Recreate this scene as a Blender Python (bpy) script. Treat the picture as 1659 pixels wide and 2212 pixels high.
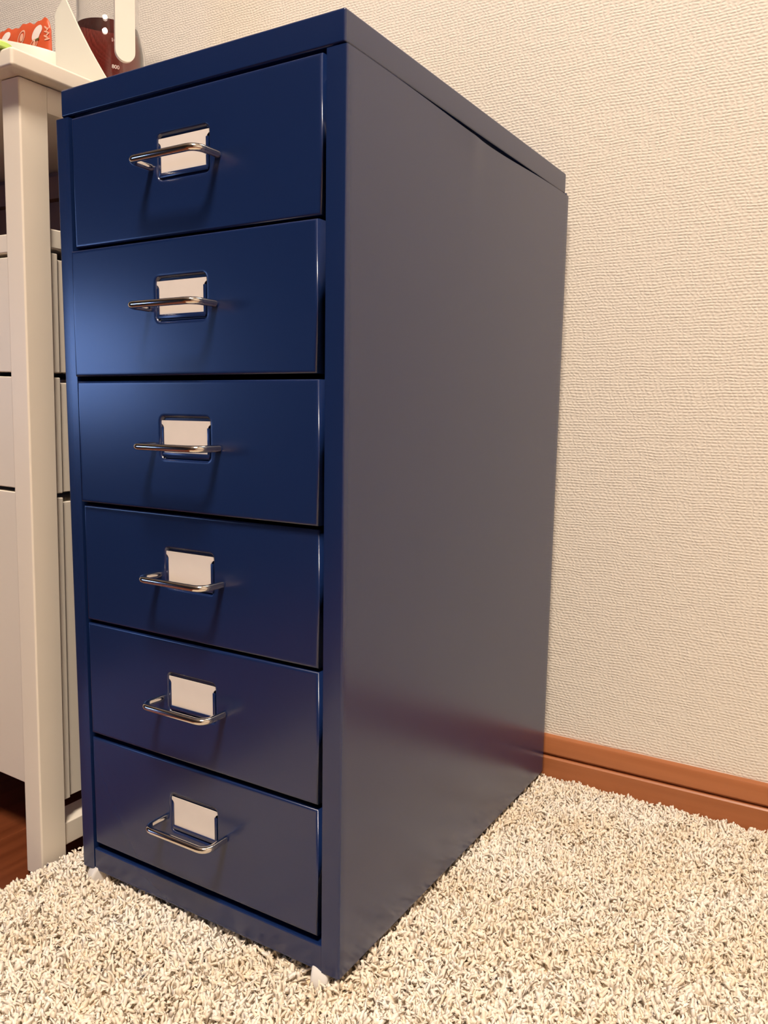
import bpy, bmesh, math, random
import numpy as np
from mathutils import Vector, Matrix

for o in list(bpy.data.objects):
    bpy.data.objects.remove(o, do_unlink=True)
SC = bpy.context.scene
COL = SC.collection

# ------------------------------------------------------------------ camera
W_IMG, H_IMG = 1659.0, 2212.0
F_PX = 1768.7
CAM = Vector((.5834, -.4525, .412))
YAW, PITCH, ROLL = .5562, -.1394, -.014
rot = (Matrix.Rotation(YAW, 3, 'Z') @ Matrix.Rotation(PITCH, 3, 'X') @ Matrix.Rotation(ROLL, 3, 'Y'))
right, fwd, up = rot.col[0], rot.col[1], rot.col[2]
m = Matrix.Identity(4)
for i in range(3):
    m[i][0], m[i][1], m[i][2], m[i][3] = right[i], up[i], -fwd[i], CAM[i]
cd = bpy.data.cameras.new('camera')
cd.sensor_fit = 'HORIZONTAL'
cd.sensor_width = 36.0
cd.lens = F_PX / W_IMG * 36.0
cd.shift_x = .01717
cd.shift_y = .01635
cd.clip_start = .02
cam = bpy.data.objects.new('camera', cd)
cam.matrix_world = m
COL.objects.link(cam)
SC.camera = cam

# ------------------------------------------------------------------ world, exposure, light levels
w = bpy.data.worlds.new('world')
w.use_nodes = True
w.node_tree.nodes['Background'].inputs[0].default_value = (.02, .022, .03, 1)
w.node_tree.nodes['Background'].inputs[1].default_value = .3
SC.world = w
SC.view_settings.view_transform = 'Standard'
SC.view_settings.look = 'None'
SC.view_settings.gamma = 1.0
SC.view_settings.use_curve_mapping = False
SC.view_settings.exposure = 0.0
SC.cycles.max_bounces = 8
SC.cycles.diffuse_bounces = 7
SC.cycles.glossy_bounces = 3
SC.cycles.transmission_bounces = 7
SC.cycles.adaptive_threshold = .05
SC.cycles.use_light_tree = False
SC.cycles.caustics_reflective = False
SC.cycles.caustics_refractive = False
LAMP_POS = (.72, -.95, 2.37)
LAMP_COLOR = (1.0, .85, .695)
LAMP_STRENGTH = 124.0
MONITOR_COLOR = (.22, .42, 1.0)
MONITOR_STRENGTH = 7.0

FLOOR = -.03
H = .6374          # top of the steel cabinet's side walls
DEP = .4218        # depth of the steel cabinet
WALL_Y = .442

# ------------------------------------------------------------------ helpers
def tag(o, label=None, cat=None, group=None, kind=None):
    if label: o['label'] = label
    if cat: o['category'] = cat
    if group: o['group'] = group
    if kind: o['kind'] = kind
    return o

def empty(name, loc, label=None, cat=None, group=None, roty=0, rotz=0):
    o = bpy.data.objects.new(name, None)
    o.empty_display_size = .02
    o.location = loc
    o.rotation_euler = (0, roty, rotz)
    COL.objects.link(o)
    return tag(o, label, cat, group)

def link(name, me, mat=None, parent=None, loc=(0, 0, 0), rot=(0, 0, 0)):
    o = bpy.data.objects.new(name, me)
    COL.objects.link(o)
    o.location = loc
    o.rotation_euler = rot
    if mat and not me.materials:
        me.materials.append(mat)
    if parent: o.parent = parent
    return o

def smooth_mesh(me, angle=math.radians(35)):
    me.polygons.foreach_set('use_smooth', [True] * len(me.polygons))
    try:
        me.set_sharp_from_angle(angle=angle)
    except Exception:
        pass

def weight_normals(me):
    """vertex normals weighted by face area, so flat panels stay flat next to their rounded edges"""
    n = len(me.vertices)
    acc = [Vector((0, 0, 0)) for _ in range(n)]
    for p in me.polygons:
        for i in p.vertices: acc[i] += p.normal * p.area
    me.polygons.foreach_set('use_smooth', [True] * len(me.polygons))
    me.normals_split_custom_set_from_vertices([tuple(a.normalized()) if a.length > 0 else (0, 0, 1) for a in acc])

def mesh(name, verts, faces, smooth=True, angle=35):
    me = bpy.data.meshes.new(name)
    me.from_pydata([tuple(v) for v in verts], [], faces)
    me.update()
    bm = bmesh.new(); bm.from_mesh(me)
    bmesh.ops.recalc_face_normals(bm, faces=bm.faces)
    bm.to_mesh(me); bm.free()
    if smooth: smooth_mesh(me, math.radians(angle))
    return me

def bm_box(bm, x0, x1, y0, y1, z0, z1, bevel=0, seg=2):
    vs = [bm.verts.new(p) for p in ((x0, y0, z0), (x1, y0, z0), (x1, y1, z0), (x0, y1, z0),
                                    (x0, y0, z1), (x1, y0, z1), (x1, y1, z1), (x0, y1, z1))]
    fs = [bm.faces.new([vs[i] for i in f]) for f in ((3, 2, 1, 0), (4, 5, 6, 7), (0, 1, 5, 4),
                                                     (1, 2, 6, 5), (2, 3, 7, 6), (3, 0, 4, 7))]
    if bevel:
        es = list({e for f in fs for e in f.edges})
        bmesh.ops.bevel(bm, geom=es, offset=bevel, segments=seg, affect='EDGES', profile=.5)

def bm_done(name, bm, smooth=True, angle=35):
    me = bpy.data.meshes.new(name)
    bmesh.ops.recalc_face_normals(bm, faces=bm.faces)
    bm.to_mesh(me); bm.free()
    if smooth: smooth_mesh(me, math.radians(angle))
    return me

def box(name, x0, x1, y0, y1, z0, z1, bevel, mat, parent=None, loc=(0, 0, 0), seg=2):
    bm = bmesh.new()
    bm_box(bm, x0, x1, y0, y1, z0, z1, bevel, seg)
    me = bm_done(name, bm, smooth=bevel > 0)
    if bevel: weight_normals(me)
    return link(name, me, mat, parent, loc)

def tube_mesh(name, pts, radii, n=12, cap=True):
    pts = [Vector(p) for p in pts]
    if not hasattr(radii, '__len__'): radii = [radii] * len(pts)
    vs, fs = [], []
    ref = Vector((0, 0, 1))
    for i, p in enumerate(pts):
        t = (pts[min(i + 1, len(pts) - 1)] - pts[max(i - 1, 0)]).normalized()
        a = t.cross(ref)
        if a.length < 1e-4: a = t.cross(Vector((1, 0, 0)))
        a.normalize(); b = t.cross(a).normalized()
        for k in range(n):
            th = 2 * math.pi * k / n
            vs.append(p + a * math.cos(th) * radii[i] + b * math.sin(th) * radii[i])
    for i in range(len(pts) - 1):
        for k in range(n):
            k2 = (k + 1) % n
            fs.append((i * n + k, i * n + k2, (i + 1) * n + k2, (i + 1) * n + k))
    if cap:
        fs.append(tuple(range(n))); fs.append(tuple(range((len(pts) - 1) * n, len(pts) * n)))
    return mesh(name, vs, fs, True, 50)

def lathe_mesh(name, prof, n=48, closed=False, angle=40):
    vs, fs = [], []
    for r, z in prof:
        for k in range(n):
            th = 2 * math.pi * k / n
            vs.append((r * math.cos(th), r * math.sin(th), z))
    L = len(prof)
    for i in range(L - 1 if not closed else L):
        j = (i + 1) % L
        for k in range(n):
            k2 = (k + 1) % n
            fs.append((i * n + k, i * n + k2, j * n + k2, j * n + k))
    if not closed:
        fs.append(tuple(range(n))); fs.append(tuple(range((L - 1) * n, L * n)))
    return mesh(name, vs, fs, True, angle)

def rrect(x0, x1, z0, z1, r, k=5):
    """rounded rectangle outline, one list per corner, anticlockwise from bottom left"""
    out = []
    for cx, cz, a0 in ((x0 + r, z0 + r, math.pi), (x1 - r, z0 + r, 1.5 * math.pi),
                       (x1 - r, z1 - r, 0), (x0 + r, z1 - r, .5 * math.pi)):
        out.append([(cx + r * math.cos(a0 + .5 * math.pi * i / k), cz + r * math.sin(a0 + .5 * math.pi * i / k))
                    for i in range(k + 1)])
    return out

def slab_from_outline(name, outline, y0, y1):
    """an outline in x,z given thickness from y0 to y1"""
    n = len(outline)
    vs = [(x, y0, z) for x, z in outline] + [(x, y1, z) for x, z in outline]
    fs = [tuple(range(n)), tuple(range(2 * n - 1, n - 1, -1))]
    fs += [(i, (i + 1) % n, n + (i + 1) % n, n + i) for i in range(n)]
    return mesh(name, vs, fs, True, 30)

# ------------------------------------------------------------------ materials
def principled(name, color, rough=.5, metal=0, spec=.5, coat=0, trans=0, ior=1.5):
    ma = bpy.data.materials.new(name)
    ma.use_nodes = True
    b = ma.node_tree.nodes['Principled BSDF']
    b.inputs['Base Color'].default_value = (*color, 1)
    b.inputs['Roughness'].default_value = rough
    b.inputs['Metallic'].default_value = metal
    b.inputs['Specular IOR Level'].default_value = spec
    b.inputs['IOR'].default_value = ior
    b.inputs['Coat Weight'].default_value = coat
    b.inputs['Transmission Weight'].default_value = trans
    return ma

def nd(ma, t, **kw):
    n = ma.node_tree.nodes.new(t)
    for k, v in kw.items(): setattr(n, k, v)
    return n

def lk(ma, a, b): ma.node_tree.links.new(a, b)

def math_node(ma, op, a, b=None, c=None):
    n = nd(ma, 'ShaderNodeMath', operation=op)
    for i, v in enumerate((a, b, c)):
        if v is None: continue
        if isinstance(v, (int, float)): n.inputs[i].default_value = v
        else: lk(ma, v, n.inputs[i])
    return n.outputs[0]

def add_noise_variation(ma, scale, c1, c2, detail=3, stretch=None, bump=0, bump_scale=None, dist=.001):
    b = ma.node_tree.nodes['Principled BSDF']
    tc = nd(ma, 'ShaderNodeTexCoord')
    mp = nd(ma, 'ShaderNodeMapping')
    if stretch: mp.inputs['Scale'].default_value = stretch
    lk(ma, tc.outputs['Object'], mp.inputs[0])
    n = nd(ma, 'ShaderNodeTexNoise')
    n.inputs['Scale'].default_value = scale
    n.inputs['Detail'].default_value = detail
    lk(ma, mp.outputs[0], n.inputs['Vector'])
    r = nd(ma, 'ShaderNodeValToRGB')
    r.color_ramp.elements[0].position = .3; r.color_ramp.elements[1].position = .7
    r.color_ramp.elements[0].color = (*c1, 1); r.color_ramp.elements[1].color = (*c2, 1)
    lk(ma, n.outputs['Fac'], r.inputs[0])
    lk(ma, r.outputs[0], b.inputs['Base Color'])
    if bump:
        n2 = nd(ma, 'ShaderNodeTexNoise')
        n2.inputs['Scale'].default_value = bump_scale or scale
        n2.inputs['Detail'].default_value = 2
        lk(ma, mp.outputs[0], n2.inputs['Vector'])
        bp = nd(ma, 'ShaderNodeBump')
        bp.inputs['Strength'].default_value = bump
        bp.inputs['Distance'].default_value = dist
        lk(ma, n2.outputs['Fac'], bp.inputs['Height'])
        lk(ma, bp.outputs[0], b.inputs['Normal'])
    return ma

BLUE = principled('navy_powder_coat', (.0065, .0195, .085), .25, spec=.85)
CHROME = principled('chrome', (.80, .76, .70), .13, metal=1)
PAPER = principled('paper_card', (.80, .735, .69), .75, spec=.2)
add_noise_variation(PAPER, 60, (.79, .725, .68), (.81, .745, .70))
WHITE_PAINT = principled('white_lacquer', (.80, .735, .64), .42, spec=.4)
add_noise_variation(WHITE_PAINT, 8, (.79, .725, .63), (.81, .745, .65))
WHEEL = principled('milky_plastic', (.72, .70, .68), .35)
add_noise_variation(WHEEL, 40, (.70, .68, .66), (.74, .72, .70))
DARK = principled('dark_rubber', (.015, .013, .012), .6)
SHADED_WHITE = principled('white_board_shade_brown', (.20, .105, .06), .7)  # white niche boards, with their deep shade put into the colour as brown
add_noise_variation(SHADED_WHITE, 30, (.18, .095, .055), (.22, .115, .066))

# woven wallpaper: horizontal threads broken up by vertical ones
WALL = principled('woven_wallpaper', (.80, .745, .67), .85, spec=.15)
def wallpaper(ma):
    b = ma.node_tree.nodes['Principled BSDF']
    tc = nd(ma, 'ShaderNodeTexCoord')
    sx = nd(ma, 'ShaderNodeSeparateXYZ')
    lk(ma, tc.outputs['Object'], sx.inputs[0])
    # along-wall coordinate: x + y works for walls in either direction
    u = math_node(ma, 'ADD', sx.outputs[0], sx.outputs[1])
    v = sx.outputs[2]
    def noise(scale, su, sv, det=2):
        cx = nd(ma, 'ShaderNodeCombineXYZ')
        lk(ma, math_node(ma, 'MULTIPLY', u, su), cx.inputs[0])
        lk(ma, math_node(ma, 'MULTIPLY', v, sv), cx.inputs[1])
        n = nd(ma, 'ShaderNodeTexNoise')
        n.inputs['Scale'].default_value = scale
        n.inputs['Detail'].default_value = det
        lk(ma, cx.outputs[0], n.inputs['Vector'])
        return n.outputs['Fac']
    wob = noise(38, 1, 1, 1)
    row = math_node(ma, 'ADD', math_node(ma, 'MULTIPLY', v, 1 / .0031), math_node(ma, 'MULTIPLY', wob, 1.3))
    fr = math_node(ma, 'FRACT', row)
    wn = nd(ma, 'ShaderNodeTexWhiteNoise', noise_dimensions='1D')
    lk(ma, math_node(ma, 'FLOOR', row), wn.inputs['W'])
    thread = math_node(ma, 'SINE', math_node(ma, 'MULTIPLY', fr, math.pi))
    ph = math_node(ma, 'ADD', math_node(ma, 'MULTIPLY', u, 2 * math.pi / .0052), math_node(ma, 'MULTIPLY', wn.outputs[0], 9.0))
    dash = math_node(ma, 'SINE', math_node(ma, 'ADD', ph, math_node(ma, 'MULTIPLY', noise(150, 1, 1, 1), 9.0)))
    patch = noise(70, 1, 1.6, 1)
    amp = math_node(ma, 'ADD', math_node(ma, 'MULTIPLY', dash, .42), math_node(ma, 'ADD', math_node(ma, 'MULTIPLY', patch, 1.5), -.1))
    hgt = math_node(ma, 'MULTIPLY', thread, amp)
    bp = nd(ma, 'ShaderNodeBump')
    bp.inputs['Strength'].default_value = .5
    bp.inputs['Distance'].default_value = .0010
    lk(ma, hgt, bp.inputs['Height'])
    lk(ma, bp.outputs[0], b.inputs['Normal'])
wallpaper(WALL)

def wood(name, c1, c2, rough, axis, fine=1.0):
    ma = principled(name, c1, rough, spec=.45)
    st = [38.0, 38.0, 38.0]; st[axis] = 1.6
    return add_noise_variation(ma, 2.2 * fine, c1, c2, 5, stretch=tuple(st), bump=.06, bump_scale=6, dist=.0005)
FLOOR_WOOD = wood('red_brown_floor_wood', (.105, .026, .009), (.165, .046, .017), .30, 1)
SKIRT_WOOD = wood('orange_brown_skirting_wood', (.36, .126, .048), (.44, .160, .064), .38, 0)
DARK_WOOD = wood('dark_brown_wood', (.045, .022, .012), (.075, .036, .02), .5, 2)

PILE = principled('cream_shag_yarn', (.74, .64, .52), .95, spec=.08)
def pile_mat(ma):
    b = ma.node_tree.nodes['Principled BSDF']
    at = nd(ma, 'ShaderNodeAttribute', attribute_name='tone')
    r = nd(ma, 'ShaderNodeValToRGB')
    r.color_ramp.elements[0].color = (.83, .72, .57, 1)
    r.color_ramp.elements[1].color = (.92, .865, .795, 1)
    lk(ma, at.outputs['Fac'], r.inputs[0])
    lk(ma, r.outputs[0], b.inputs['Base Color'])
pile_mat(PILE)
BACKING = principled('rug_backing', (.62, .50, .37), .95, spec=.05)
add_noise_variation(BACKING, 200, (.80, .62, .42), (.86, .69, .49))
PLAIN_WALL = principled('plain_wallpaper', (.78, .73, .66), .9, spec=.1)
CEIL = principled('ceiling_paper', (.78, .75, .70), .9, spec=.1)
add_noise_variation(CEIL, 120, (.77, .74, .69), (.79, .76, .71))
DIM_WALL = principled('darkened_far_wall', (.16, .10, .065), .7, spec=.2)  # unseen far walls, coloured dark so the drawer fronts reflect little light
add_noise_variation(DIM_WALL, 3, (.050, .042, .036), (.065, .054, .046), 2, stretch=(20, 20, 1))

def emitter(name, color, strength):
    ma = principled(name, (.8, .8, .8), .5)
    b = ma.node_tree.nodes['Principled BSDF']
    b.inputs['Emission Color'].default_value = (*color, 1)
    b.inputs['Emission Strength'].default_value = strength
    return ma

# ------------------------------------------------------------------ the room
RX0, RX1, RY0, RZ1 = -3.0, 2.4, -3.6, 2.42
def struct(o): return tag(o, kind='structure')
struct(box('wall_back', RX0 - .1, RX1 + .1, WALL_Y, WALL_Y + .1, FLOOR - .05, RZ1 + .1, 0, WALL))
struct(box('wall_right', RX1, RX1 + .1, RY0, WALL_Y, FLOOR - .05, RZ1 + .1, 0, PLAIN_WALL))
struct(box('wall_left', RX0 - .1, RX0, RY0, WALL_Y, FLOOR - .05, RZ1 + .1, 0, DIM_WALL))
struct(box('wall_front', RX0 - .1, RX1 + .1, RY0 - .1, RY0, FLOOR - .05, RZ1 + .1, 0, DIM_WALL))
struct(box('ceiling', RX0, RX1, RY0, WALL_Y, RZ1, RZ1 + .1, 0, CEIL))
floor = struct(box('floor', RX0, RX1, RY0, WALL_Y, FLOOR - .05, FLOOR - .006, 0, DARK_WOOD))
# floor boards running front to back, with fine recessed joints
random.seed(4)
PW = .15
board_meshes = {}
x = -.149 - PW * 19
while x < RX1:
    x0, x1 = max(x, RX0), min(x + PW, RX1)
    y = RY0
    first = random.uniform(.5, 1.7)
    while y < WALL_Y - .001:
        y1 = min(y + first, WALL_Y); first = 1.82
        ln, wd = round(y1 - y, 4), round(x1 - x0, 4)
        if ln > .004 and wd > .004:
            key = (ln, wd)
            if key not in board_meshes:
                bm = bmesh.new()
                bm_box(bm, 0, wd - .0006, 0, ln - .0006, -.006, 0, .0007, 1)
                board_meshes[key] = bm_done('plank', bm)
            link('plank', board_meshes[key], FLOOR_WOOD, floor, (x0, y, FLOOR))
        y = y1
    x += PW

# skirting board with a groove between its two mouldings
sk = [(0, -.0302), (0, .0375), (-.0035, .0375), (-.0062, .0362), (-.0075, .0338), (-.0075, .0172), (-.0062, .0155), (-.0026, .0150),
      (-.0026, .0128), (-.0070, .0124), (-.0085, .0108), (-.0085, -.0302)]
vs = [(xx, WALL_Y + dy, z) for xx in (RX0, RX1) for dy, z in sk]
n = len(sk)
fs = [tuple(range(n)), tuple(range(2 * n - 1, n - 1, -1))] + [(i, (i + 1) % n, n + (i + 1) % n, n + i) for i in range(n)]
struct(link('baseboard_back', mesh('baseboard', vs, fs, True, 30), SKIRT_WOOD))

# ------------------------------------------------------------------ ceiling lamp
lamp = empty('ceiling_lamp', (LAMP_POS[0], LAMP_POS[1], RZ1), 'round white ceiling lamp with a glowing diffuser', 'lamp')
link('lamp_base', lathe_mesh('lamp_base', [(.12, 0), (.12, -.02), (.285, -.02), (.285, -.045), (.27, -.048)], 40), WHEEL, lamp)
link('diffuser', lathe_mesh('diffuser', [(.27, -.048), (.262, -.066), (.22, -.082), (.12, -.092), (.002, -.095)], 32, angle=80),
     emitter('lamp_diffuser', LAMP_COLOR, LAMP_STRENGTH), lamp)

# ------------------------------------------------------------------ shaggy rug
RUGX0, RUGX1, RUGY0, RUGY1 = -.039, .98, -.60, .430
rug = empty('shag_rug', (.46, -.08, FLOOR), 'cream shaggy deep pile rug under the navy cabinet', 'rug')
rug_org = np.array((.46, -.08, FLOOR))
bm = bmesh.new()
bm_box(bm, RUGX0 + .004 - .46, RUGX1 - .46, RUGY0 + .08, RUGY1 + .08 - .004, .0, .0172, .005, 2)
link('backing', bm_done('backing', bm), BACKING, rug)

rng = np.random.default_rng(7)
def tuft_points(x0, x1, y0, y1, s):
    gx, gy = np.meshgrid(np.arange(x0, x1, s), np.arange(y0, y1, s), indexing='ij')
    p = np.stack([gx.ravel(), gy.ravel()], 1)
    p += rng.uniform(-.5, .5, p.shape) * s
    return p
near = tuft_points(RUGX0, .60, -.19, RUGY1, .0024)
far = tuft_points(RUGX0, RUGX1, RUGY0, RUGY1, .0078)
far = far[~((far[:, 0] < .60) & (far[:, 1] > -.19))]
pts = np.concatenate([near, far])
hidden = (pts[:, 0] > .03) & (pts[:, 0] < .245) & (pts[:, 1] > .05) & (pts[:, 1] < .40)
keep = ~hidden | (rng.random(len(pts)) < .12)
CASTERS = [(.2580, .0135), (.0180, .0135), (.258, .395), (.022, .395)]
for cx, cy in CASTERS:
    keep &= ((pts[:, 0] - cx) ** 2 + ((pts[:, 1] - cy) / 1.5) ** 2) > .0150 ** 2
# the corner taken by the post of the white unit
keep &= ~((pts[:, 0] < -.0465) & (pts[:, 1] > -.01) & (pts[:, 1] < .03))
pts = pts[keep]
N = len(pts)
def field(p, k, seed):
    r = np.random.default_rng(seed); out = np.zeros(len(p))
    for i in range(7):
        a = r.uniform(0, 2 * np.pi); kk = k * r.uniform(.6, 1.7)
        out += np.sin(kk * (np.cos(a) * p[:, 0] + np.sin(a) * p[:, 1]) + r.uniform(0, 6.28))
    return out / 2.6
a_lean = np.pi * 1.6 * field(pts, 300, 1) + rng.normal(0, 1.1, N)
lean = np.clip(.30 + .22 * field(pts, 420, 2) + rng.normal(0, .16, N), .0, 1.0)
curl = np.clip(rng.normal(.75, .65, N), -.4, 2.4)
edge = np.minimum.reduce([(pts[:, 0] - RUGX0) / .016, (RUGX1 - pts[:, 0]) / .016, (RUGY1 - pts[:, 1]) / .020, np.ones(N)])
edge = np.clip(edge, 0, 1)
length = (.0132 + .0014 * field(pts, 170, 3) + rng.normal(0, .0017, N)) * (.62 + .38 * edge)
length = np.clip(length, .006, .022)
is_far = ((pts[:, 0] > .60) | (pts[:, 1] < -.19)).astype(float)
fuzz = rng.random(N) < .35
rad = np.where(fuzz, .00095, .00170) + rng.uniform(-.00025, .00035, N)
curl = np.where(fuzz, curl + .5, curl)
length = np.where(fuzz, length * 1.1, length * .97)
rad = rad * (1 + 1.3 * is_far)
twist = rng.normal(0, 1.2, N)
S, K = 5, 3
P = np.zeros((N, S, 3))
D = np.zeros((N, S, 3))
P[:, 0, :2] = pts; P[:, 0, 2] = FLOOR + .0125
D[:, 0, 2] = 1
for s in range(1, S):
    t = s / (S - 1)
    th = lean * (.3 + .7 * t) + curl * t ** 2.2
    az = a_lean + twist * t * 1.4
    d = np.stack([np.sin(th) * np.cos(az), np.sin(th) * np.sin(az), np.cos(th)], 1)
    P[:, s] = P[:, s - 1] + d * (length / (S - 1))[:, None]
    D[:, s] = d
# keep the yarn ends clear of the wall and the skirting, and below the cabinet's floor
P[:, :, 1] = np.minimum(P[:, :, 1], WALL_Y - .0105)
P[:, :, 2] = np.minimum(P[:, :, 2], -.0035)
P -= rug_org
verts = np.zeros((N, S * K + 1, 3), np.float32)
side = np.stack([-np.sin(a_lean), np.cos(a_lean), np.zeros(N)], 1)
for s in range(S):
    rr = (rad * (1.0, 1.1, 1.2, 1.2, 1.0)[s])[:, None]
    nb = np.cross(D[:, s], side); nb /= np.linalg.norm(nb, axis=1, keepdims=True)
    for k in range(K):
        ang = 2 * np.pi * k / K + s * .35
        verts[:, s * K + k] = P[:, s] + (np.cos(ang) * side + np.sin(ang) * nb) * rr
verts[:, S * K] = P[:, S - 1] + D[:, S - 1] * (rad * .9)[:, None]
verts += rng.normal(0, .00028, verts.shape).astype(np.float32)
tri = []
for s in range(S - 1):
    for k in range(K):
        k2 = (k + 1) % K
        a, b, c, d = s * K + k, s * K + k2, (s + 1) * K + k2, (s + 1) * K + k
        tri += [(a, b, c), (a, c, d)]
for k in range(K):
    tri.append(((S - 1) * K + k, (S - 1) * K + (k + 1) % K, S * K))
tri = np.array(tri, np.int32)
VN = S * K + 1
faces = (tri[None] + (np.arange(N, dtype=np.int32) * VN)[:, None, None]).reshape(-1, 3)
me = bpy.data.meshes.new('pile')
me.vertices.add(N * VN)
me.vertices.foreach_set('co', verts.reshape(-1))
me.loops.add(faces.size)
me.loops.foreach_set('vertex_index', faces.reshape(-1))
me.polygons.add(len(faces))
me.polygons.foreach_set('loop_start', np.arange(0, faces.size, 3, dtype=np.int32))
me.polygons.foreach_set('use_smooth', np.ones(len(faces), bool))
me.update(calc_edges=True)
tone = np.clip(.5 + .22 * field(pts, 60, 5) + rng.normal(0, .25, N), 0, 1).astype(np.float32)
at = me.attributes.new('tone', 'FLOAT', 'POINT')
at.data.foreach_set('value', np.repeat(tone, VN))
tag(link('pile', me, PILE, rug), kind='stuff')

# ------------------------------------------------------------------ navy steel drawer cabinet
ORG = Vector((.14, .211, FLOOR))
cab = empty('drawer_cabinet', ORG, 'tall navy blue steel cabinet with six drawers on small white casters', 'cabinet')
OFF = (-ORG.x, -ORG.y, -ORG.z)
FI0, FI1 = .0155, .2645      # inner edges of the front frame

def side_panel(name, x_in, x_out, warped):
    """a steel side wall with its front flange, rounded at the corners; the right one is a little sprung at its top edge"""
    r = .0016
    sg = 1 if x_out > x_in else -1
    t = .0012
    outer, inner = [(x_in, .014), (x_in, 0.0)], [(x_in + sg * t, .014), (x_in + sg * t, t)]
    for i in range(5):
        a = math.pi / 2 * i / 4
        outer.append((x_out - sg * r + sg * r * math.sin(a), r - r * math.cos(a)))
        inner.append((x_out - sg * r + sg * (r - t) * math.sin(a), r - (r - t) * math.cos(a)))
    NY = 64 if warped else 2
    for i in range(1, NY):
        outer.append((x_out, r + (DEP - 2 * r) * i / NY))
        inner.append((x_out - sg * t, r + (DEP - 2 * r) * i / NY))
    for i in range(5):
        a = math.pi / 2 * i / 4
        outer.append((x_out - sg * r + sg * r * math.cos(a), DEP - r + r * math.sin(a)))
        inner.append((x_out - sg * r + sg * (r - t) * math.cos(a), DEP - r + (r - t) * math.sin(a)))
    outer.append((x_in, DEP)); inner.append((x_in, DEP - t))
    loop = outer + inner[::-1]
    zs = [0, .001, .3] + ([H - .2 + .2 * (1 - (1 - i / 28) ** 1.6) for i in range(28)] if warped else [.5]) + [H - .0005, H]
    vs, fs = [], []
    n, no = len(loop), len(outer)
    for zi, z in enumerate(zs):
        for (px, py) in loop:
            dx = 0; zz = z
            if warped:
                top = H - .0046 * math.exp(-((py - .215) / .105) ** 2)
                if z > H - .2: zz = H - .2 + (z - (H - .2)) * (top - (H - .2)) / .2
                if abs(px - x_out) < .004:
                    f = math.exp(-(H - z) / .05)
                    bulge = math.exp(-((py - .215) / .12) ** 2) * .0008
                    yc = .188
                    crease = math.exp((py - yc) / .05) if py < yc else math.exp(-(py - yc) / .009)
                    dx = f * bulge + crease * .0012 * math.exp(-(H - z) / .024)
            vs.append((px + dx, py, zz))
    for i in range(len(zs) - 1):
        for k in range(n):
            k2 = (k + 1) % n
            fs.append((i * n + k, i * n + k2, (i + 1) * n + k2, (i + 1) * n + k))
    for base in (0, (len(zs) - 1) * n):
        for k in range(no - 1):
            fs.append((base + k, base + k + 1, base + n - 2 - k, base + n - 1 - k))
    me = mesh(name, vs, fs, True, 40)
    return link(name, me, BLUE, cab, OFF)
side_panel('side_panel', FI1, .28, True)
side_panel('side_panel', FI0, 0, False)
box('top_panel', .0034, .2766, .0028, DEP - .0015, H + .0021, H + .0229, .0017, BLUE, cab, OFF, 3)
box('top_collar', .010, .270, .011, DEP - .008, H - .012, H + .0040, 0, BLUE, cab, OFF)
box('back_panel', .0016, .2784, DEP - .0040, DEP - .0014, .0005, H + .0026, 0, BLUE, cab, OFF)
box('bottom_rail', FI0 + .0003, FI1, .0004, .40, .0015, .0205, .0009, BLUE, cab, OFF)
box('bottom_lip', FI0 + .0003, FI1, .0005, .003, 0, .0025, .0004, BLUE, cab, OFF)

# one drawer, its stamped label recess, label card and wire handle; then copies
DX0, DX1, DH = .0184, .2606, .0988
LX0, LX1, LZ0, LZ1 = .1122, .1640, .0392, .0724
def drawer_mesh():
    vs, fs = [], []
    def v(x, y, z): vs.append((x, y, z)); return len(vs) - 1
    def ring(in_, y):
        return [v(DX0 + in_, y, in_), v(DX1 - in_, y, in_), v(DX1 - in_, y, DH - in_), v(DX0 + in_, y, DH - in_)]
    b = .0016
    loops = [ring(b + .0012, 0), ring(b, 0)]
    for i in range(1, 4):
        a = math.pi / 2 * i / 3
        loops.append(ring(b - b * math.sin(a), b - b * math.cos(a)))
    loops.append(ring(0, .016))
    loops.append(ring(.0045, .016))
    loops.append(ring(.0045, .385))
    for A, B in zip(loops, loops[1:]):
        for i in range(4):
            fs.append((A[i], A[(i + 1) % 4], B[(i + 1) % 4], B[i]))
    fs.append(tuple(loops[-1]))
    # stamped recess: rim roll, sloping wall, flat floor
    def rr(in_, y, r):
        return [[v(x, y, z) for x, z in c] for c in rrect(LX0 + in_, LX1 - in_, LZ0 + in_, LZ1 - in_, r)]
    R = [rr(-.0020, 0, .0062), rr(-.0006, 0, .0049), rr(0, .0003, .0044), rr(.0005, .0008, .0040), rr(.0011, .0020, .0034), rr(.0016, .0024, .0030)]
    O = loops[0]
    c0 = R[0]
    for c in range(4):
        for i in range(len(c0[c]) - 1):
            fs.append((c0[c][i], c0[c][i + 1], O[c]))
        fs.append((c0[c][-1], c0[(c + 1) % 4][0], O[(c + 1) % 4], O[c]))
    flat = [[q for c in r for q in c] for r in R]
    for A, B in zip(flat, flat[1:]):
        n = len(A)
        for i in range(n):
            fs.append((A[i], A[(i + 1) % n], B[(i + 1) % n], B[i]))
    fs.append(tuple(flat[-1]))
    me = mesh('drawer', vs, fs, False)
    weight_normals(me)
    return me

def card_mesh():
    x0, x1, z0, z1 = .1152, .1602, .0446, .0690
    e = .0025
    out = [(x0, z0), (x1, z0), (x1, z1 - .0052), (x1 + .0006, z1 - .0040), (x1 + .0016, z1 - .0030), (x1 + e, z1 - .0026), (x1 + e, z1),
           (x0 - e, z1), (x0 - e, z1 - .0026), (x0 - .0016, z1 - .0030), (x0 - .0006, z1 - .0040), (x0, z1 - .0052)]
    return slab_from_outline('label_card', out, .0012, .0016)

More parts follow.
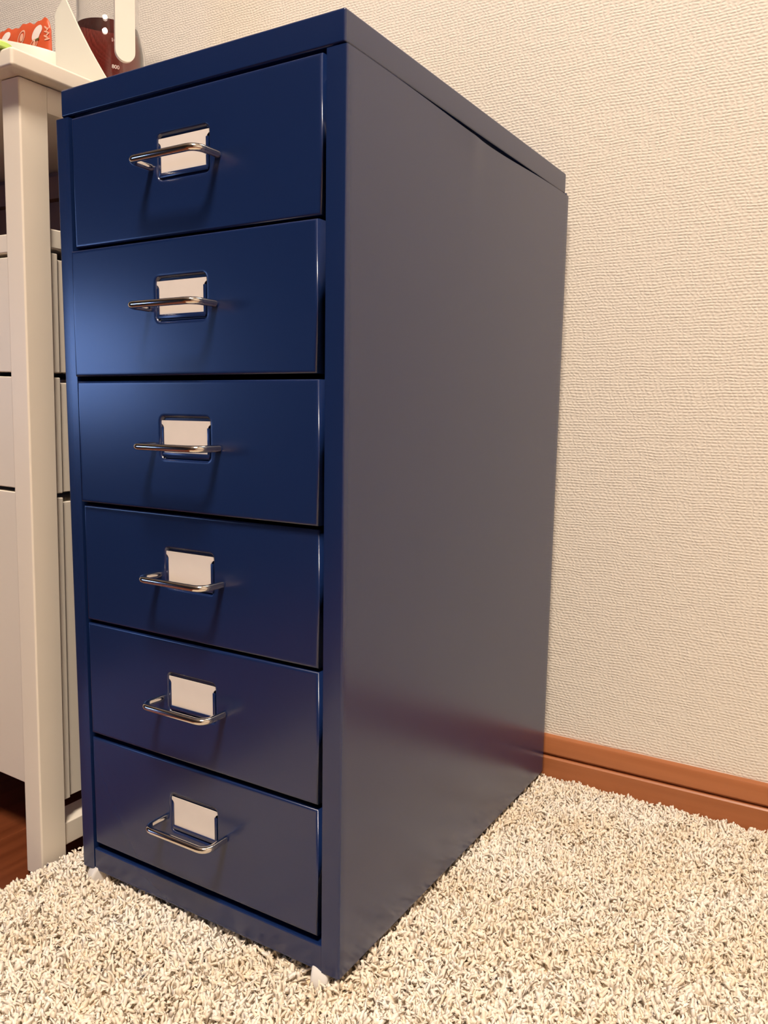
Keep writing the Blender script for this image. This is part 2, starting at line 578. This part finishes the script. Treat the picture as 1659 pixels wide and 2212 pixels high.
def clip_mesh():
    """the holder that grips the card: two upright flanges and a rolled lip under it"""
    bm = bmesh.new()
    bm_box(bm, LX0 + .0014, .1154, .0004, .0013, LZ0 + .0035, .0640, .0004, 2)
    bm_box(bm, .1600, LX1 - .0014, .0004, .0013, LZ0 + .0035, .0640, .0004, 2)
    bm_box(bm, LX0 + .0022, LX1 - .0022, .0002, .0014, LZ0 + .0022, .0449, .0005, 2)
    return bm_done('label_holder', bm)

HZ = .0497
HX0, HX1, HD, HR = .1068, .1722, -.0228, .00262
def handle_mesh():
    r = .0078
    path = [(HX0, -.0016, HZ), (HX0, -.004, HZ)]
    path += [(HX0, HD + r, HZ)]
    for i in range(1, 7):
        a = math.pi / 2 * i / 6
        path.append((HX0 + r - r * math.cos(a), HD + r - r * math.sin(a), HZ))
    for i in range(0, 7):
        a = math.pi / 2 * i / 6
        path.append((HX1 - r + r * math.sin(a), HD + r - r * math.cos(a), HZ))
    path += [(HX1, -.004, HZ), (HX1, -.0010, HZ)]
    return tube_mesh('handle', path, HR, 16)

def ferrule_mesh():
    bm = bmesh.new()
    bmesh.ops.create_cone(bm, cap_ends=True, segments=16, radius1=.0019, radius2=.0019, depth=.0040,
                          matrix=Matrix.Rotation(math.pi / 2, 4, 'X'))
    return bm_done('ferrule', bm)

me_d, me_c, me_k, me_h, me_f = drawer_mesh(), card_mesh(), clip_mesh(), handle_mesh(), ferrule_mesh()
# (top height, how far it stands out of the frame, its sideways play)
for top, yf, play in ((.636, .0004, 0), (.5342, -.0042, 0), (.4316, -.0036, .0013), (.3298, .0002, -.0006), (.2282, .0002, -.0004), (.1252, .0008, -.0008)):
    d = link('drawer', me_d, BLUE, cab, (OFF[0] + play, OFF[1] + yf, OFF[2] + top - DH))
    link('label_holder', me_k, BLUE, d)
    link('label_card', me_c, PAPER, d)['label'] = 'blank white paper label card'
    link('handle', me_h, CHROME, d)['label'] = 'bent chrome wire handle'
    for hx in (HX0, HX1): link('ferrule', me_f, CHROME, d, (hx, -.0007, HZ))

# casters with milky plastic twin wheels
def wheel_mesh():
    bm = bmesh.new()
    bmesh.ops.create_cone(bm, cap_ends=True, segments=32, radius1=.0185, radius2=.0185, depth=.0135,
                          matrix=Matrix.Rotation(math.pi / 2, 4, 'Y'))
    es = [e for e in bm.edges if e.calc_face_angle(0) > 1]
    bmesh.ops.bevel(bm, geom=es, offset=.0024, segments=4, affect='EDGES', profile=.5)
    return bm_done('wheel', bm)
def caster_mesh():
    bm = bmesh.new()
    for sx_ in (-.0086, .0071): bm_box(bm, sx_, sx_ + .0015, -.006, .012, -.003, .018, .0005, 1)
    bmesh.ops.create_cone(bm, cap_ends=True, segments=16, radius1=.0045, radius2=.0045, depth=.012, matrix=Matrix.Translation((0, .014, .022)))
    bm_box(bm, -.0086, .0086, -.006, .018, .0172, .0195, .0006, 2)
    return bm_done('caster', bm)
me_w, me_ca = wheel_mesh(), caster_mesh()
for (cx, cy), rz in zip(CASTERS, (.35, -.4, .1, .2)):
    c = link('caster', me_ca, WHEEL, cab, (cx - ORG.x, cy - ORG.y, .0186), (0, 0, rz))
    link('wheel', me_w, WHEEL, c)

# ------------------------------------------------------------------ white wooden unit beside the cabinet
UX, UY = -.0504, -.0067
TILT = .022
unit = empty('storage_unit', (UX, UY, FLOOR), 'white wooden drawer unit with square legs and open top shelf, left of navy cabinet', 'storage unit', roty=TILT)
UW, UD = .56, .425           # outer width and depth
PWX, PWY = .0235, .0265      # leg section
TOPZ = .7053
for lx0, ly0, ext in ((-PWX, 0, 0), (-PWX, UD - PWY, 0), (-UW, 0, UW * TILT - .001), (-UW, UD - PWY, UW * TILT - .001)):
    bm = bmesh.new()
    bm_box(bm, lx0, lx0 + PWX, ly0, ly0 + PWY, .003 - ext, TOPZ)
    es = [e for e in bm.edges if abs(e.verts[0].co.z - e.verts[1].co.z) > .1 and
          (ly0 > .1 or max(v.co.y for v in e.verts) < .001)]
    bmesh.ops.bevel(bm, geom=es, offset=.0017, segments=3, affect='EDGES', profile=.5)
    es = [e for e in bm.edges if e.calc_face_angle(0) > 1.2]
    bmesh.ops.bevel(bm, geom=es, offset=.0004, segments=1, affect='EDGES', profile=.5)
    me = bm_done('leg', bm, False)
    weight_normals(me)
    l = link('leg', me, WHITE_PAINT, unit)
    bm = bmesh.new()
    bmesh.ops.create_cone(bm, cap_ends=True, segments=16, radius1=.008, radius2=.008, depth=.0034,
                          matrix=Matrix.Translation((lx0 + PWX / 2, ly0 + PWY / 2, .0016 - ext)))
    link('glide', bm_done('glide', bm), DARK, l)
box('table_top', -UW - .013, .0135, -.0155, UD + .008, TOPZ + .0008, TOPZ + .0152, .0024, WHITE_PAINT, unit, seg=3)
for lx0 in (-.0195, -UW):
    box('side_rail', lx0, lx0 + .0195, PWY, UD - PWY, .6848, TOPZ, 0, WHITE_PAINT, unit)
    box('stretcher', lx0 - .012, lx0 + .0165, PWY, UD - PWY, .0215, .0445, .0012, WHITE_PAINT, unit)
box('rear_rail', -UW + PWX, -PWX, .405, .42, .6300, TOPZ, .001, WHITE_PAINT, unit)
# drawers hang in the frame, set back behind the legs
FY = .0300
box('shelf', -UW + .018, -.0045, FY, UD - .01, .5765, .5930, .0014, WHITE_PAINT, unit, seg=3)
box('back_board', -UW + .03, -.03, .205, .211, .593, TOPZ, .0005, SHADED_WHITE, unit)  # brown here is painted shade on a white board; batten likewise
box('batten', -UW + .03, -.03, .193, .205, .672, .697, .001, SHADED_WHITE, unit)
for z0, z1 in ((.4704, .5728), (.3628, .4664), (.0672, .3588)):
    bm = bmesh.new()
    bm_box(bm, -UW + .018, -.0045, FY, FY + .0065, z0, z1, .0010, 3)
    bm_box(bm, -UW + .022, -.0072, FY + .0065, UD - .03, z0 + .0005, z1 - .0045, .0008, 1)
    me = bm_done('drawer', bm)
    weight_normals(me)
    link('drawer', me, WHITE_PAINT, unit)

# ------------------------------------------------------------------ things standing on the white unit
# tops are taken from the leaning table top: height grows slightly to the left of the pivot
def top_z(x, y): return FLOOR + (TOPZ + .0152) * math.cos(TILT) - (x - UX - (TOPZ + .0152) * math.sin(TILT)) * math.tan(TILT)

# glass tea jug
JX, JY = -.3025, .3161
JZ = top_z(JX, JY)
jug = empty('tea_jug', (JX, JY, JZ), 'clear glass jug of dark red tea with a flat white handle', 'jug', roty=TILT)
GLASS = principled('jug_glass', (1, 1, 1), .0, spec=.5, trans=1, ior=1.47)
TEA = principled('red_brown_tea', (.62, .16, .07), .0, trans=1, ior=1.34)
def tea_volume(ma):
    out = ma.node_tree.nodes['Material Output']
    va = nd(ma, 'ShaderNodeVolumeAbsorption')
    va.inputs['Color'].default_value = (.62, .10, .05, 1)
    va.inputs['Density'].default_value = 42
    lk(ma, va.outputs[0], out.inputs['Volume'])
    ma.node_tree.nodes['Principled BSDF'].inputs['Base Color'].default_value = (1, .92, .88, 1)
tea_volume(TEA)
z_ = lambda z: z - JZ
prof_out = [(.040, 0), (.0445, .003), (.0458, .010), (.0460, z_(.850)), (.0452, z_(.862)), (.0432, z_(.872)), (.0405, z_(.880)), (.0385, z_(.888)), (.0378, z_(.900)), (.0378, z_(.972))]
prof_in = [(.0362, z_(.972)), (.0362, z_(.900)), (.0370, z_(.888)), (.0390, z_(.879)), (.0416, z_(.871)), (.0436, z_(.861)), (.0444, z_(.850)), (.0444, .012), (.042, .006), (.002, .005)]
gl = link('glass_body', lathe_mesh('glass_body', [(.002, 0)] + prof_out + prof_in, 64, angle=60), GLASS, jug)
tl = z_(.884)
tea = [(.002, .0053), (.0418, .0062), (.0442, .0121), (.0442, z_(.850)), (.0434, z_(.861)), (.0414, z_(.871)), (.0388, z_(.879)), (.0376, tl), (.002, tl)]
link('tea', lathe_mesh('tea', tea, 64, angle=60), TEA, jug)['label'] = 'dark red brown tea'
PLASTIC = principled('white_plastic', (.78, .72, .66), .32)
add_noise_variation(PLASTIC, 30, (.77, .71, .65), (.79, .73, .67))
link('lid', lathe_mesh('lid', [(.002, z_(.990)), (.040, z_(.990)), (.0415, z_(.986)), (.0415, z_(.965)), (.0382, z_(.965)), (.0382, z_(.972)), (.002, z_(.972))], 48), PLASTIC, jug)
# handle strap: hangs from the lid ring in front of the jug, turned towards the room
ca = Vector((.7540, -.6569)); ra = Vector((.6569, .7540))
hc = ca * .075 + ra * .0193
ha = math.atan2(hc.y, hc.x)
hw, ht = .0118, .0055
zb, zt = z_(.8235), z_(.968)
outl = [(-hw, zt), (-hw, zb + hw)] + [(-hw * math.cos(math.pi * i / 14), zb + hw - hw * math.sin(math.pi * i / 14)) for i in range(1, 14)] + [(hw, zb + hw), (hw, zt)]
bm = bmesh.new()
R0 = hc.length
n = len(outl)
va = [bm.verts.new((R0 + ht / 2, lx, z)) for lx, z in outl]
vb = [bm.verts.new((R0 - ht / 2, lx, z)) for lx, z in outl]
bm.faces.new(va); bm.faces.new(vb[::-1])
for i in range(n): bm.faces.new((va[i], vb[i], vb[(i + 1) % n], va[(i + 1) % n]))
es = [e for e in bm.edges if e.calc_face_angle(0) > 1.2]
bmesh.ops.bevel(bm, geom=es, offset=.0011, segments=3, affect='EDGES', profile=.5)
bm_box(bm, .036, R0 + ht / 2, -hw, hw, zt - .001, zt + .006, .001, 2)
link('handle', bm_done('handle', bm), PLASTIC, jug, rot=(0, 0, ha))['label'] = 'flat white plastic handle with rounded lower end'
# printed measuring marks on the glass
MARK = principled('white_print', (.75, .70, .66), .6)
def text_mesh(s, size):
    cu = bpy.data.curves.new('mark', 'FONT')
    cu.body = s; cu.size = size; cu.align_x = 'LEFT'; cu.align_y = 'CENTER'; cu.extrude = .00004
    o = bpy.data.objects.new('mark', cu); COL.objects.link(o)
    dg = bpy.context.evaluated_depsgraph_get()
    me = bpy.data.meshes.new_from_object(o.evaluated_get(dg))
    bpy.data.objects.remove(o, do_unlink=True)
    me.materials.clear()
    return me
def on_jug(me, ang0, zc, r):
    for vv in me.vertices:
        a = ang0 + vv.co.x / r
        z = vv.co.y + zc
        rr = r + .0003 + vv.co.z
        vv.co = (rr * math.cos(a), rr * math.sin(a), z)
    return me
a_face = math.atan2(ca.y, ca.x)
link('measuring_mark', on_jug(text_mesh('1000', .0062), a_face + .075, z_(.8575), .0457), MARK, jug)
link('measuring_mark', on_jug(text_mesh('800', .0062), a_face + .085, z_(.827), .0460), MARK, jug)

# pale stiff sheet standing in front of the jug
SHEET = principled('pale_card', (.70, .69, .61), .6, spec=.3)
add_noise_variation(SHEET, 12, (.69, .68, .60), (.71, .70, .62))
sx, sy = -.07, .08
sz = top_z(sx, sy)
out = [(-.1003, top_z(-.1003, sy) + .0002), (-.1000, .742), (-.0990, .7695), (-.0850, .7795), (-.0818, .7775), (-.0545, .7303), (-.0385, .7039), (-.0300, top_z(-.03, sy) + .0002)]
out = [(x - sx, z - sz) for x, z in out]
# densify, then give the sheet a gentle bend
def dens(o, k=8):
    r = []
    for (a, b), (c, d) in zip(o, o[1:] + o[:1]):
        r += [(a + (c - a) * i / k, b + (d - b) * i / k) for i in range(k)]
    return r
dn = dens(out)
me = slab_from_outline('standing_sheet', dn, -.0008, .0008)
for vv in me.vertices: vv.co.y += 4.0 * (vv.co.x + .01) ** 2
tag(link('standing_sheet', me, SHEET, None, (sx, sy, sz)), 'pale pointed sheet of stiff packaging standing before the glass jug', 'packaging')

# soft white tray with a sagging rim that holds the red packet
TRAY = principled('white_soft_plastic', (.83, .76, .68), .5)
add_noise_variation(TRAY, 20, (.82, .75, .67), (.84, .77, .69))
tx, ty = -.196, .118
tz = top_z(tx, ty) + .0002
def tray_mesh():
    vs, fs = [], []
    n = 72
    def ring(s, inset, zf):
        for k in range(n):
            a = 2 * math.pi * k / n
            c, s_ = math.cos(a), math.sin(a)
            ex = .55
            px = (.082 * s - inset) * math.copysign(abs(c) ** ex, c)
            py = (.046 * s - inset) * math.copysign(abs(s_) ** ex, s_)
            rim = .0735 - .29 * max(px, -.02) + .6 * (px - .03) ** 2 * (px > -.02)
            vs.append((px, py, rim * zf if zf > .2 else zf))
    ring(.86, 0, .0); ring(.90, 0, .0012 / 1); ring(.95, 0, .5); ring(1.0, 0, .97); ring(1.0, .0006, 1.0)
    ring(1.0, .0020, .985); ring(.95, .0022, .5); ring(.88, .0022, .0034 / 1)
    L = 8
    for i in range(L - 1):
        for k in range(n):
            k2 = (k + 1) % n
            fs.append((i * n + k, i * n + k2, (i + 1) * n + k2, (i + 1) * n + k))
    fs.append(tuple(range(n))); fs.append(tuple(range((L - 1) * n, L * n)))
    return mesh('tray', vs, fs, True, 50)
tag(link('soft_tray', tray_mesh(), TRAY, None, (tx, ty, tz), (0, TILT, 0)), 'soft white tray with sagging rim holding the red packet', 'tray')

# red snack packet lying in the tray
RED = principled('red_foil', (.60, .10, .035), .38)
add_noise_variation(RED, 40, (.56, .085, .03), (.64, .12, .045), bump=.25, bump_scale=45, dist=.002)
px0, py0 = -.2, .118
pz0 = tz + .0045
pk = empty('snack_packet', (px0, py0, pz0), 'orange red foil packet printed with white vegetables, lying in the white tray', 'packet')
PX_L, PX_R = -.052, .0465
def pk_top(x):   # upper edge of the packet, slightly crumpled
    return .0985 - .045 * (x + .052) * 1.0 - .004 * max(0, (x - .037) / .0095) ** 2 + .0012 * math.sin(x * 210) + .0008 * math.sin(x * 530)
def pk_front(x, zf):
    u = (x - PX_L) / (PX_R - PX_L) * 2 - 1
    e = max(0, 1 - abs(u) ** 4) ** .5 * max(0, 1 - abs(2 * zf - 1) ** 3) ** .6
    return -.0050 * e - .0004
def packet_mesh():
    nx, nz = 36, 18
    vs, fs = [], []
    for sgn in (1, -1):
        for i in range(nx + 1):
            x = PX_L + (PX_R - PX_L) * i / nx
            for j in range(nz + 1):
                zf = j / nz
                z = zf * pk_top(x)
                if i == nx: z = min(z, pk_top(x) - .006 * (zf > .9))
                vs.append((x, sgn * pk_front(x, zf), z))
    half = (nx + 1) * (nz + 1)
    idx = lambda s, i, j: s * half + i * (nz + 1) + j
    for s in (0, 1):
        for i in range(nx):
            for j in range(nz):
                fs.append((idx(s, i, j), idx(s, i + 1, j), idx(s, i + 1, j + 1), idx(s, i, j + 1)))
    for i in range(nx):
        for j in (0, nz): fs.append((idx(0, i, j), idx(0, i + 1, j), idx(1, i + 1, j), idx(1, i, j)))
    for j in range(nz):
        for i in (0, nx): fs.append((idx(0, i, j), idx(0, i, j + 1), idx(1, i, j + 1), idx(1, i, j)))
    return mesh('foil', vs, fs, True, 60)
link('foil', packet_mesh(), RED, pk)
PRINT_W = principled('white_ink', (.80, .74, .70), .5)
PRINT_G = principled('green_ink', (.10, .12, .03), .5)
PRINT_P = principled('pale_orange_ink', (.74, .42, .30), .5)
def decal(name, outline, mat, lift=.0004, hole=None):
    """flat print following the packet's front; outline in packet x,z"""
    vs, fs = [], []
    if hole is None:
        cx = sum(p[0] for p in outline) / len(outline); cz = sum(p[1] for p in outline) / len(outline)
        rings = [[(cx + (x - cx) * s, cz + (z - cz) * s) for x, z in outline] for s in (.34, .67, 1)]
        pts2 = [(cx, cz)] + [p for r in rings for p in r]
        n = len(outline)
        fs = [(0, 1 + i, 1 + (i + 1) % n) for i in range(n)]
        for q in range(2):
            fs += [(1 + q * n + i, 1 + q * n + (i + 1) % n, 1 + (q + 1) * n + (i + 1) % n, 1 + (q + 1) * n + i) for i in range(n)]
    else:
        n = len(outline)
        pts2 = list(outline) + list(hole)
        fs = [(i, (i + 1) % n, n + (i + 1) % n, n + i) for i in range(n)]
    vs = [(x, pk_front(x, z / pk_top(x)) - lift, z) for x, z in pts2]
    return link(name, mesh(name, vs, fs, False), mat, pk)
def ell(cx, cz, a, b, rot, n=24, dent=0):
    r = []
    for i in range(n):
        t = 2 * math.pi * i / n
        k = 1 - dent * math.exp(-((t - 5.0) / .45) ** 2)
        ex, ez = a * k * math.cos(t), b * k * math.sin(t)
        r.append((cx + ex * math.cos(rot) - ez * math.sin(rot), cz + ex * math.sin(rot) + ez * math.cos(rot)))
    return r
bz = pz0
def PX(x, z): return (x - px0, z - pz0)
for (x, z, a, b, ro, dent) in ((-.1702, .7805, .0088, .0060, .75, .25), (-.2209, .7860, .0080, .0052, .5, .2)):
    decal('printed_vegetable', ell(*PX(x, z), a, b, ro, dent=dent), PRINT_W)
    decal('printed_stalk', ell(*PX(x + .001, z - .0062), .0032, .0009, .15, 12), PRINT_G, .0007)
for (x, z, a, b, ro) in ((-.1945, .7810, .0078, .0052, 1.0), (-.1747, .7705, .0064, .0042, .6)):
    decal('printed_vegetable', ell(*PX(x, z), a, b, ro), PRINT_P, .0004, ell(*PX(x, z), a * .80, b * .76, ro))
    decal('printed_vegetable', ell(*PX(x + .0006, z), a * .5, b * .5, ro + .4), PRINT_P)
# the column of pale lettering at the packet's end (too blurred to read: strokes only)
cxl, czl = PX(-.1572, .7785)
for k, (dx, dz, a, b, ro) in enumerate(((-.0012, .0052, .0024, .0009, -.7), (.0010, .0034, .0022, .0008, .9), (-.0006, .0010, .0026, .0008, -.3),
                                        (.0012, -.0012, .0022, .0008, .7), (-.0008, -.0034, .0028, .0009, -.5), (.0004, -.0060, .0030, .0009, .15))):
    decal('printed_letter', ell(cxl + dx, czl + dz, a, b, ro, 12), PRINT_P)

# small light green clip at the corner of the white top
GREEN = principled('light_green_plastic', (.50, .72, .16), .4)
add_noise_variation(GREEN, 30, (.48, .70, .15), (.52, .74, .17))
gx, gy = -.0410, -.0185
gz = top_z(gx, gy)
clip = lathe_mesh('clip', [(.0005, 0), (.0080, 0), (.0100, .0012), (.0100, .0042), (.0078, .0058), (.0040, .0064), (.0030, .0050), (.0005, .0050)], 28)
tag(link('green_cap', clip, GREEN, None, (gx, gy, gz)), 'small light green plastic cap on the corner of the white unit', 'cap')

# ------------------------------------------------------------------ far side of the room: a low stand with a lit monitor
MAT = principled('dimming_mat_charcoal', (.022, .021, .022), .95, spec=.05)  # for an added mat, out of view, that keeps floor reflections off the drawers
add_noise_variation(MAT, 300, (.018, .017, .018), (.026, .025, .026))
tag(box('dimming_mat', -2.7, -.50, -3.0, -.30, FLOOR, FLOOR + .008, .003, MAT), 'unseen charcoal mat added to darken the drawer reflections', 'mat')
st = empty('low_stand', (-1.75, -1.32, FLOOR + .008), 'low dark wooden stand across the room', 'stand', rotz=math.atan2(.624, .778))
box('stand_top', -.20, .20, -.42, .42, .29, .32, .003, DARK_WOOD, st)
for ly in (-.40, .37): box('stand_side', -.19, .19, ly, ly + .03, 0, .29, .002, DARK_WOOD, st)
box('stand_shelf', -.19, .18, -.37, .37, .12, .14, .001, DARK_WOOD, st)
mo = empty('monitor', (-1.75, -1.32, FLOOR + .328), 'computer monitor with a lit bluish screen on the low stand', 'monitor', rotz=math.atan2(.624, .778))
BLACK = principled('black_plastic', (.02, .02, .02), .45)
box('monitor_foot', -.08, .08, -.11, .11, 0, .012, .003, BLACK, mo)
box('monitor_neck', -.03, -.012, -.025, .025, .010, .20, .002, BLACK, mo)
box('bezel', -.03, .008, -.285, .285, .09, .44, .004, BLACK, mo)
box('screen', .0075, .0095, -.275, .275, .10, .43, 0, emitter('lit_screen', MONITOR_COLOR, MONITOR_STRENGTH), mo)
